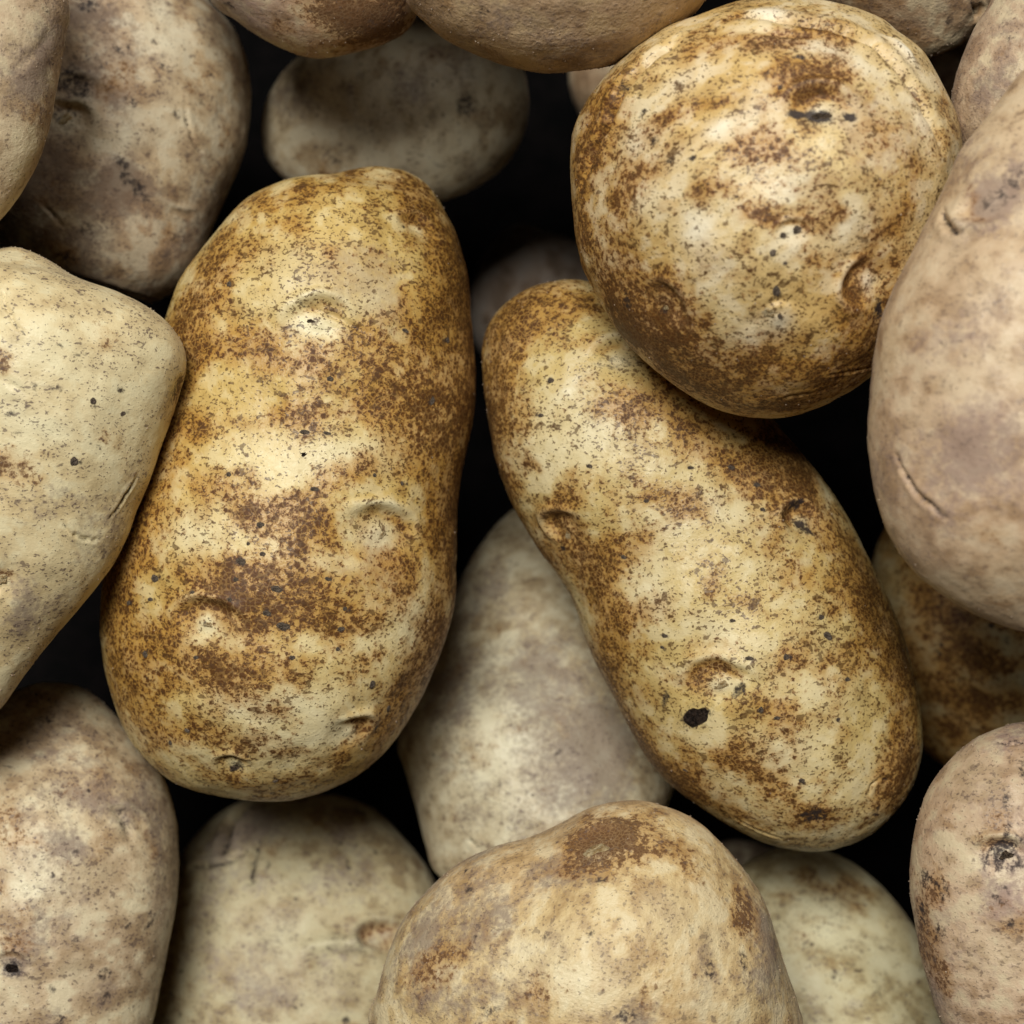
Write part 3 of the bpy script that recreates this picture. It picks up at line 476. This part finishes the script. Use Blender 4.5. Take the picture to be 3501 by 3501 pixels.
FEAT['R'] = dict(r=[(1560,1660,110,26,0,.7),(1630,1730,40,30,0,.25)], g=mp(10,[(1080,1240,110,60,0,.8),(1200,1450,200,110,0,.9),(1360,1300,140,90,0,.6),(1500,1200,60,100,0,.5)]),
    p=mp(10,[(900,900,250,130,-10,.8),(1150,1000,200,90,0,.4),(1000,780,250,80,0,.5),(1440,1100,80,100,0,.4)]), d=mp(10,[(1075,1245,44,34,0,.42),(1180,1160,30,16,20,.5),(890,1030,30,16,0,.5),(1130,1040,14,10,0,.5),(860,1320,16,12,0,.5),(800,930,12,9,0,.6),(1370,1310,60,40,30,.28),(1240,1200,30,14,0,.4),(1120,1205,30,14,0,.4)]),
    eyes=[], cr=[], bumps=[(1560,1780,100,.8),(1680,1830,40,-.7)], scabs=[], buds=[])
FEAT['T'] = dict(
    r=mp(8,[(1640,640,40,90,0,.45),(1625,740,30,110,0,.5),(1840,680,60,40,0,.4),(1890,760,60,60,0,.4),(1670,860,40,90,0,.6),(1860,520,60,90,0,.5)]),
    g=mp(8,[(1880,540,90,80,0,.6),(1640,680,50,120,0,.8),(1850,690,70,60,0,.7),(1660,900,60,90,0,.7),(1880,200,60,30,0,.6),(1760,360,60,60,0,.3),(1900,920,70,100,0,.4),(1780,940,60,60,0,.3)]),
    p=mp(8,[(1760,300,80,60,-30,.4),(1760,560,90,80,0,.4),(1840,840,90,80,0,.4),(1880,320,60,60,0,.4)]),
    d=mp(8,[(1870,520,54,26,-25,.62),(1850,560,36,40,20,.6),(1890,480,20,30,0,.4),(1900,570,40,30,0,.4),(1880,390,10,26,0,.42),(1690,650,20,34,-20,.42),(1640,620,14,30,0,.45),(1850,680,24,10,20,.45),(1630,720,16,40,0,.42),(1890,745,26,14,0,.45),(1870,650,12,10,0,.4),(1680,780,14,30,0,.38),(1930,290,16,26,0,.4),(1895,205,34,8,-10,.3)]),
    eyes=[(1890,1612,44,1.5,-90)], cr=[(ml(8,[(1850,205),(1890,212),(1932,200)]),8,.5,.3)], bumps=[(1830,1640,120,.7),(1850,1500,80,.5)], scabs=[], buds=[(1898,1614,18,12,2)])
FEAT['Ur'] = dict(r=mp(9,[(700,1240,90,70,0,.7),(830,1220,90,60,20,.8),(660,1340,50,50,0,.7),(820,1330,70,50,0,.8),(970,1310,60,60,0,.8),(900,1480,160,70,0,.8),(700,1480,70,60,0,.7),(800,1060,120,40,10,.7),(560,960,120,60,20,.8),(690,1640,70,50,0,.7),(560,1400,60,160,-10,.5)]),
    g=mp(9,[(700,1150,120,80,0,.4)]), p=mp(9,[(560,1180,90,90,0,.7),(900,1380,60,50,0,.7),(720,1590,60,40,0,.7),(900,1150,80,40,0,.5),(620,1430,40,60,0,.5)]), d=mp(9,[(615,1230,14,14,0,.8),(630,1192,12,9,0,.7),(600,1280,9,9,0,.7),(565,1275,9,9,0,.6),(890,1105,26,12,30,.7),(960,1170,20,20,0,.5),(830,1350,26,20,0,.5)]),
    eyes=[], cr=[], bumps=[(1800,1250,80,.8)], scabs=[], buds=[])
EMPTYF = dict(r=[], g=[], p=[], d=[], eyes=[], cr=[], bumps=[], scabs=[], buds=[])
# ---------------------------------------------------------------- GROUND UNDER THE PILE
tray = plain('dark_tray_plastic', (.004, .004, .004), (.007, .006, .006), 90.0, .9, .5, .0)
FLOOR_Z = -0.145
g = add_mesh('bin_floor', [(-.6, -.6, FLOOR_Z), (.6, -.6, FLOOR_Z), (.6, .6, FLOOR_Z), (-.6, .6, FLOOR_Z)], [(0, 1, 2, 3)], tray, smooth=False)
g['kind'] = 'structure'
# unseen dark sides, added to keep side light out of the gaps
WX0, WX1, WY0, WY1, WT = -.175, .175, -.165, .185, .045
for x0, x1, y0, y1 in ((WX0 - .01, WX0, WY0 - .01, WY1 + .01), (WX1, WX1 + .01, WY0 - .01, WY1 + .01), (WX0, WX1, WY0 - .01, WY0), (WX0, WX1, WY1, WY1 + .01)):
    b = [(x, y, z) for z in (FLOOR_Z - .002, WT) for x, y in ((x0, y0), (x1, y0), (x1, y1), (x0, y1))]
    w = add_mesh('side_blocker', b, [(3, 2, 1, 0), (4, 5, 6, 7), (0, 1, 5, 4), (1, 2, 6, 5), (2, 3, 7, 6), (3, 0, 4, 7)], tray, smooth=False)
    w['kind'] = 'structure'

# ---------------------------------------------------------------- POTATO SKINS
CREAM = dict(c0=(.57, .405, .135), c1=(.65, .505, .215), pale=(.80, .73, .47), brown0=(.27, .098, .011), brown1=(.080, .027, .004),
             grey=(.37, .275, .165), specks=(.080, .036, .010), rough=.45, russet=.10, greyb=-.28, net=.9, sheen=.0, greyamt=.56, dens=.03, bump=.5)
DUSTY = dict(c0=(.52, .36, .215), c1=(.58, .44, .265), pale=(.70, .62, .40), brown0=(.28, .145, .050), brown1=(.115, .052, .018),
             grey=(.205, .150, .118), specks=(.115, .078, .060), rough=.48, russet=-.30, greyb=-.10, net=.5, netscale=1200.0, speck_amt=.7,
             bump=0.60, sheen=.05, greyamt=.75, cellv=.25, mott=.8, palemott=.5, amber_amt=.4)
def mk(base, **kw):
    d = dict(base); d.update(kw); return d
SPEC = {
 'A': (mk(CREAM, seed=3, netscale=900.0, russet=-.05, ang=.3), 360, 430),
 'B': (mk(CREAM, seed=11, netscale=1150.0, russet=.03, c0=(.57, .43, .165), c1=(.65, .52, .25), pale=(.80, .73, .49), ang=-.6), 330, 420),
 'C': (mk(CREAM, seed=5, netscale=1300.0, russet=-.03, rough=.45, c0=(.58, .395, .145), c1=(.66, .50, .235), pale=(.86, .80, .62), brown0=(.29, .100, .013), brown1=(.085, .028, .005), grey=(.45, .33, .215), net=.6), 400, 340),
 'D': (mk(DUSTY, seed=21, c0=(.48, .335, .205), c1=(.54, .40, .24), pale=(.66, .54, .36), grey=(.275, .192, .150), greyb=.0, mott=.8, bump=0.50, speck_amt=.55), 260, 300),
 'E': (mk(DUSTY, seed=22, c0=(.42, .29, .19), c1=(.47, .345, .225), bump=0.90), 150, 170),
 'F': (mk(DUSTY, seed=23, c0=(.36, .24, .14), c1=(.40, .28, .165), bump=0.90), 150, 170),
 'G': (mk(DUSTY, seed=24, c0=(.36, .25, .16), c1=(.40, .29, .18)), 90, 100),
 'H': (mk(DUSTY, seed=25, c0=(.42, .285, .165), c1=(.48, .34, .20), pale=(.56, .42, .22), bump=1.08, greyb=.0), 220, 200),
 'I': (mk(DUSTY, seed=26, c0=(.44, .31, .215), c1=(.49, .36, .24), grey=(.32, .23, .20)), 180, 170),
 'J': (mk(DUSTY, seed=27, c0=(.50, .40, .25), c1=(.58, .48, .30), pale=(.68, .62, .44), grey=(.22, .17, .14)), 160, 170),
 'K': (mk(DUSTY, seed=28, c0=(.43, .30, .175), c1=(.50, .38, .225), pale=(.66, .60, .43), grey=(.165, .112, .08), greyb=.02, speck_amt=.9), 260, 300),
 'L': (mk(DUSTY, seed=29, c0=(.50, .37, .235), c1=(.55, .44, .28)), 160, 200),
 'M': (mk(DUSTY, seed=30, c0=(.60, .475, .255), c1=(.66, .545, .305), pale=(.77, .71, .46), rough=.48, greyb=-.28, russet=-.42, mott=.45, speck_amt=1.0, bump=.4, stretch=1.8, ang=.4), 280, 340),
 'N': (mk(DUSTY, seed=31, c0=(.48, .36, .225), c1=(.56, .44, .265), pale=(.74, .68, .46), greyb=-.02, speck_amt=.9), 280, 320),
 'O': (mk(DUSTY, seed=32, c0=(.45, .365, .21), c1=(.51, .43, .25), pale=(.61, .565, .36), grey=(.30, .24, .20), rough=.5, bump=0.48), 240, 260),
 'P': (mk(DUSTY, seed=33, c0=(.44, .355, .215), c1=(.49, .41, .255), pale=(.69, .65, .46), grey=(.235, .19, .145), rough=.38, bump=0.72), 240, 260),
 'Q': (mk(DUSTY, seed=34, c0=(.55, .39, .195), c1=(.60, .455, .225), pale=(.76, .68, .45), bump=0.90, greyb=-.08, net=.4, netscale=1300.0), 300, 330),
 'R': (mk(DUSTY, seed=35, c0=(.52, .44, .24), c1=(.57, .50, .29), pale=(.68, .64, .42), grey=(.30, .25, .21), rough=.5, bump=0.42, greyb=-.3), 180, 200),
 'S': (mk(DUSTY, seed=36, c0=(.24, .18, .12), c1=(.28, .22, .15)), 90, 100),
 'T': (mk(DUSTY, seed=38, c0=(.51, .36, .23), c1=(.57, .42, .275), grey=(.29, .20, .17)), 240, 270),
 'Ur': (mk(CREAM, seed=39, russet=.28, c0=(.38, .27, .11), c1=(.42, .33, .16), pale=(.46, .41, .25), netscale=700.0, net=.7), 190, 210),
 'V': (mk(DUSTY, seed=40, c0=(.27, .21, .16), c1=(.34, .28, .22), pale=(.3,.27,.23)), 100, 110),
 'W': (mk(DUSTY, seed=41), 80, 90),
}
LABEL = {
 'A': 'long brown-mottled yellow potato lying upright between the two gaps, dotted with small dark scabs',
 'B': 'long diagonal yellow potato with a large black oval scab near its lower end',
 'C': 'big round brown-blotched potato resting on top of the diagonal yellow potato',
 'D': 'smooth tan dusty potato at the edge with a hooked cut and a thin curved cut',
 'E': 'small-looking tan potato in the upper corner, wedged above the one with the hooked cut',
 'F': 'shaded brown potato at the top edge just behind the big round potato',
 'G': 'dark shaded potato in the gap behind the folded rim of the big round potato',
 'H': 'rough tan potato hanging over the top edge, touching the big round potato',
 'I': 'pinkish tan potato at the top edge with brown russet patches on its underside',
 'J': 'blurred shadowed potato with a blue-grey spot, above the tip of the long mottled potato',
 'K': 'grey-brown potato with a dark purple scarred eye and a long curved crack',
 'L': 'plain tan potato cut off by the upper corner, covering the scarred grey-brown potato',
 'M': 'angular pale yellow potato with a blunt corner and three thin cracks',
 'N': 'pale potato in the lower corner with purple-grey smudges and a black round scab',
 'O': 'greenish-yellow potato with curved skin folds and a brown dent, under the long mottled potato',
 'P': 'shiny pale grey potato wedged between the long mottled and the diagonal potato',
 'Q': 'large dusty tan potato at the bottom edge with a dark netted patch round its eye',
 'R': 'smooth pale green potato partly hidden behind the large dusty bottom potato',
 'S': 'deep shaded potato under the lower tip of the diagonal potato',
 'T': 'pinkish tan potato by the lower right edge with a crusty black eye',
 'Ur': 'dim russet-patched potato in shadow below the tan potato with the thin curved cut',
 'V': 'dark potato deep in the gap above the diagonal yellow potato',
 'W': 'dim potato deep below the rough tan potato at the top',
}
SCABM = [plain('grey_scab', (.060, .045, .034), (.19, .150, .110), 3.2, .42, .6), plain('pale_scab', (.34, .27, .19), (.10, .075, .055), 4.0, .6, .6),
         plain('black_scab', (.012, .009, .008), (.090, .060, .044), 4.5, .5, .9)]
BUDM = {1: plain('pale_eye_bud', (.62, .51, .30), (.34, .22, .09), 2.6, .5, .6), 2: plain('dark_eye_bud', (.030, .020, .016), (.24, .17, .11), 3.4, .6, .8)}
GRAINM = plain('soil_grain', (.50, .40, .29), (.34, .25, .18), 400.0, .9)
rng0 = random.Random(7)
SCAB_MESH = {}
for kind in (0, 1, 2):
    for var in range(3):
        V, F = dome_verts(rng0, 4, 14, .12, .55 if kind == 0 else .2, .22 if kind < 2 else .16)
        me = bpy.data.meshes.new('scab'); me.from_pydata(V, [], F)
        me.polygons.foreach_set('use_smooth', [True] * len(me.polygons)); me.materials.append(SCABM[kind])
        SCAB_MESH[kind, var] = me
BUD_MESH = {}
for kind in (1, 2):
    V, F = dome_verts(rng0, 5, 16, .3, .35, .3)
    me = bpy.data.meshes.new('eye'); me.from_pydata(V, [], F)
    me.polygons.foreach_set('use_smooth', [True] * len(me.polygons)); me.materials.append(BUDM[kind])
    BUD_MESH[kind] = me

def blob(P, hit, rx, ry, ang, zref):
    p0, n, _ = hit
    a = math.radians(-ang)
    d = np.array([math.cos(a), math.sin(a), 0.0]); t1 = d - n * d.dot(n); t1 /= max(np.linalg.norm(t1), 1e-6); t2 = np.cross(n, t1)
    s = px_size(p0[2])
    rx *= s / max(math.hypot(t1[0], t1[1]), .35); ry *= s / max(math.hypot(t2[0], t2[1]), .35)
    q = P - p0
    u = q @ t1 / rx; v = q @ t2 / ry; w = q @ n / (max(rx, ry) * 1.6)
    return u * u + v * v + w * w

def polyline_dist(P, pts3):
    best = np.full(len(P), 1e9); para = np.zeros(len(P)); L = len(pts3) - 1
    for i in range(L):
        a, b = pts3[i], pts3[i + 1]; ab = b - a
        t = np.clip((P - a) @ ab / max(ab @ ab, 1e-12), 0, 1)
        d = np.linalg.norm(P - a - t[:, None] * ab, axis=1)
        m = d < best; best[m] = d[m]; para[m] = (i + t[m]) / L
    return best, para

def build_potato(key):
    o = OUT[key]; f = FEAT.get(key, EMPTYF); mats, ns, nt = SPEC[key]
    mats = dict(mats); seed = mats['seed']; lent_n = mats.pop('lent', 40)
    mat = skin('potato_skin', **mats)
    G, sn = shape_grid(o, ns, nt)
    N = grid_normals(G)
    if N[ns // 2, nt // 4, 2] < 0: N = -N
    P = G.reshape(-1, 3); n = N.reshape(-1, 3)
    hits = lambda x, y: front_hit(G, N, x, y)
    lock = 0.25 + 0.75 * np.abs(sn).ravel() ** 1.2      # keep the outline, let the broad faces undulate
    disp = lock * (0.0011 * fbm(P, 42., seed, 2) + 0.0005 * fbm(P, 120., seed + 5, 2)) + 0.00010 * fbm(P, 420., seed + 9, 2)
    if mats.get('sheen', 0) > .05:
        disp += 0.00007 * fbm(P, 1300., seed + 31, 2)
    S = px_size(o['z'])
    for x, y, r, am in f['bumps']:
        h = hits(x, y); disp += am * 1e-3 * np.exp(-blob(P, h, r, r, 0, 0))
    browshade = np.zeros(len(P)); eyep = np.zeros(len(P))
    for x, y, r, dep, brow in f['eyes']:
        h = hits(x, y); p0, nn, _ = h
        d2 = blob(P + 0.0006 * np.stack([fbm(P, 220., seed + 20 + i, 2) for i in range(3)], 1), h, r, r * .72, 0, 0); d = np.sqrt(d2)
        a = math.radians(-brow); dv = np.array([math.cos(a), math.sin(a), 0]); q = P - p0
        ca = np.clip((q @ dv) / np.maximum(np.linalg.norm(q, axis=1), 1e-9), 0, 1)
        lid = 1 / (1 + np.exp(np.clip((d - .92) / .085, -40, 40)))         # 1 inside the brow line
        disp += dep * 1e-3 * (-.75 * np.exp(-d2 * 1.3) - .52 * lid * ca ** .7 * np.exp(-((d - .75) / .30) ** 2)
                              + .55 * np.exp(-((d - 1.15) / .22) ** 2) * ca ** .7 + .25 * np.exp(-d2 * 16))
        if dep > 0:
            browshade += min(dep, 1.5) * .45 * np.exp(-((d - .72) / .2) ** 2) * ca ** .6 - .35 * np.exp(-d2 * 5)  # brow shadow painted in as a brown crescent
            eyep += .55 * np.exp(-((d - 1.12) / .13) ** 2) * ca ** .6 + .55 * np.exp(-d2 * 5)  # lit brow ridge painted pale, plus the pale eye centre
    dark = np.zeros(len(P)); creasepale = np.zeros(len(P))
    Pw = P + 0.0012 * np.stack([fbm(P, 260., seed + 40 + i, 3) for i in range(3)], 1)
    for pts, wd, dep, dk in f['cr']:
        c3 = [hits(x, y)[0] for x, y in pts]
        m = [0.5 * (c3[i] + c3[i + 1]) for i in range(len(c3) - 1)]
        d, t = polyline_dist(P + 0.0004 * np.stack([fbm(P, 500., seed + 60 + i, 2) for i in range(3)], 1), c3)
        tap = np.clip(np.sin(np.clip(t, 0.02, .98) * math.pi), 0, 1) ** .5
        w = wd * S * (.62 if dk > .15 else 1.0); dk = min(dk * 1.5, .75)
        disp += -dep * 1e-3 * tap * (np.exp(-(d / (w * .6)) ** 2) - .28 * np.exp(-((d - w * 1.7) / (w * .8)) ** 2))
        dark = np.maximum(dark, dk * 1.15 * np.exp(-(d / (w * (.24 + .22 * tap))) ** 2) * (tap > .25))
        if dep < 0: creasepale = np.maximum(creasepale, .6 * np.exp(-(d / (w * .7)) ** 2) * tap)
    acc = {}
    for nm in ('r', 'g', 'p', 'd'):
        v = np.zeros(len(P))
        for x, y, rx, ry, an, am in f[nm]:
            h = hits(x, y)
            b = blob(Pw if nm != 'd' else P + (Pw - P) * .35, h, rx, ry, an, 0)
            if nm == 'd': v = np.maximum(v, am * np.exp(-(b * .75) ** 1.6))
            else: v = v + am * np.exp(-(b * .85) ** 1.1)
        acc[nm] = v
    # natural patches everywhere, streaked across the long axis
    an = math.radians(o['ax']); axv = np.array([math.cos(an), -math.sin(an), 0.0])
    Ps = P + (P @ axv)[:, None] * axv * .25
    mid = fbm(Ps, 130., seed + 71, 5, .62)
    mid2 = fbm(Ps, 230., seed + 75, 4, .65)
    broad = fbm(P, 45., seed + 81, 3)
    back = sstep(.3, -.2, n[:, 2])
    rus = (np.clip(acc['r'], 0, 1.15) * .86 if mats['russet'] > -.1 else np.clip(acc['r'] * 1.3, 0, 1.7)) + mats['russet'] + .78 * mid + .45 * mid2 + .25 * broad + back * .35 + browshade
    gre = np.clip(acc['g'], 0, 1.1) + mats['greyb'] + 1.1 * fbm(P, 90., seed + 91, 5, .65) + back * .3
    pal = np.clip(acc['p'] * (.72 + .9 * fbm(P, 160., seed + 95, 4, .6)) + creasepale + eyep, 0, 1)
    # scattered lenticels
    rs = np.random.RandomState(seed + 5)
    lent = np.zeros(len(P)); nl = lent_n
    for k in range(nl):
        i = rs.randint(len(P)); 
        if n[i, 2] < -.1: continue
        p0 = P[i]; r = (.00018 + .00035 * rs.rand() ** 2)
        sel = np.where(np.abs(P[:, 0] - p0[0]) + np.abs(P[:, 1] - p0[1]) < 4 * r)[0]
        d2 = ((P[sel] - p0) ** 2).sum(1) / r ** 2
        lent[sel] = np.maximum(lent[sel], (.28 + .3 * rs.rand()) * np.exp(-d2 ** 1.5))
    acc['d'] = np.maximum(acc['d'], lent)
    for x, y, rx, ry, an, kind in f['scabs']:
        b = blob(P, hits(x, y), rx * 1.45, ry * 1.45, an, 0)
        acc['d'] = np.maximum(acc['d'], .40 * np.exp(-b ** 1.5))
    dark = np.maximum(dark, acc['d'])
    disp -= 0.00012 * sstep(.3, .6, dark)
    G2 = (P + n * disp[:, None]).reshape(G.shape)
    N2 = grid_normals(G2)
    if N2[ns // 2, nt // 4, 2] < 0: N2 = -N2
    c = G2.reshape(-1, 3).mean(0)
    me = grid_mesh('potato', G2 - c, dict(russet=rus, grey=gre, pale=pal, dark=dark, mottle=np.clip(.5 + 1.1 * mid2, 0, 1), broad=np.clip(.5 + 1.1 * broad, 0, 1)), mat)
    ob = bpy.data.objects.new('potato', me); COL.objects.link(ob)
    ob.location = c
    ob['label'] = LABEL[key]; ob['category'] = 'potato'; ob['group'] = 'potatoes heaped in the bin'
    # scabs and eye buds as parts
    def place(me, nm, x, y, rx, ry, ang, flat=1.0, sink=0.0):
        p, nn, i = front_hit(G2, N2, x, y)
        s = px_size(p[2])
        a = math.radians(-ang); d = Vector((math.cos(a), math.sin(a), 0)); nv = Vector(nn)
        t1 = (d - nv * d.dot(nv)).normalized(); t2 = nv.cross(t1)
        M = Matrix((t1 * rx * s, t2 * ry * s, nv * min(rx, ry) * s * flat)).transposed().to_4x4()
        M.translation = Vector(p - c) - nv * sink * min(rx, ry) * s
        b = bpy.data.objects.new(nm, me); COL.objects.link(b)
        b.parent = ob; b.matrix_local = M
        return b
    rr = random.Random(seed)
    for x, y, rx, ry, an, kind in f['scabs']:
        place(SCAB_MESH[kind, rr.randrange(3)], 'scab', x, y, rx * 1.2, ry * 1.2, an + rr.uniform(-10, 10), 1.0, .0)
    for x, y, rx, ry, kind in f['buds']:
        place(BUD_MESH[kind], 'eye', x, y, rx, ry, rr.uniform(-20, 20), 1.0, .12)
    # loose soil dust
    ng = GRAINS.get(key, 0)
    if ng:
        idx = np.random.RandomState(seed).randint(0, len(P), ng * 3)
        n2 = N2.reshape(-1, 3)[idx]; idx = idx[n2[:, 2] > -.35][:ng]
        p = G2.reshape(-1, 3)[idx] - c; nn = N2.reshape(-1, 3)[idx]
        rs = np.random.RandomState(seed + 1)
        size = 0.00006 + 0.00011 * rs.rand(len(idx)) ** 4
        base = np.array([(1, 0, 0), (-1, 0, 0), (0, 1, 0), (0, -1, 0), (0, 0, 1), (0, 0, -1)], float)
        tri = np.array([(0, 2, 4), (2, 1, 4), (1, 3, 4), (3, 0, 4), (2, 0, 5), (1, 2, 5), (3, 1, 5), (0, 3, 5)])
        vv = (p + nn * size[:, None] * .5)[:, None] + base[None] * size[:, None, None] * (0.7 + .6 * rs.rand(len(idx), 6, 1))
        ff = (np.arange(len(idx))[:, None, None] * 6 + tri[None]).reshape(-1, 3)
        gm = bpy.data.meshes.new('soil_dust'); gm.from_pydata(vv.reshape(-1, 3).tolist(), [], ff.tolist()); gm.materials.append(GRAINM)
        go = bpy.data.objects.new('soil_dust', gm); COL.objects.link(go); go.parent = ob; go['kind'] = 'stuff'
    return ob

GRAINS = dict(D=700, E=500, F=400, H=1400, I=500, L=700, M=1200, N=900, Q=1800, T=1300, A=250, B=300, C=450, P=500, K=300)
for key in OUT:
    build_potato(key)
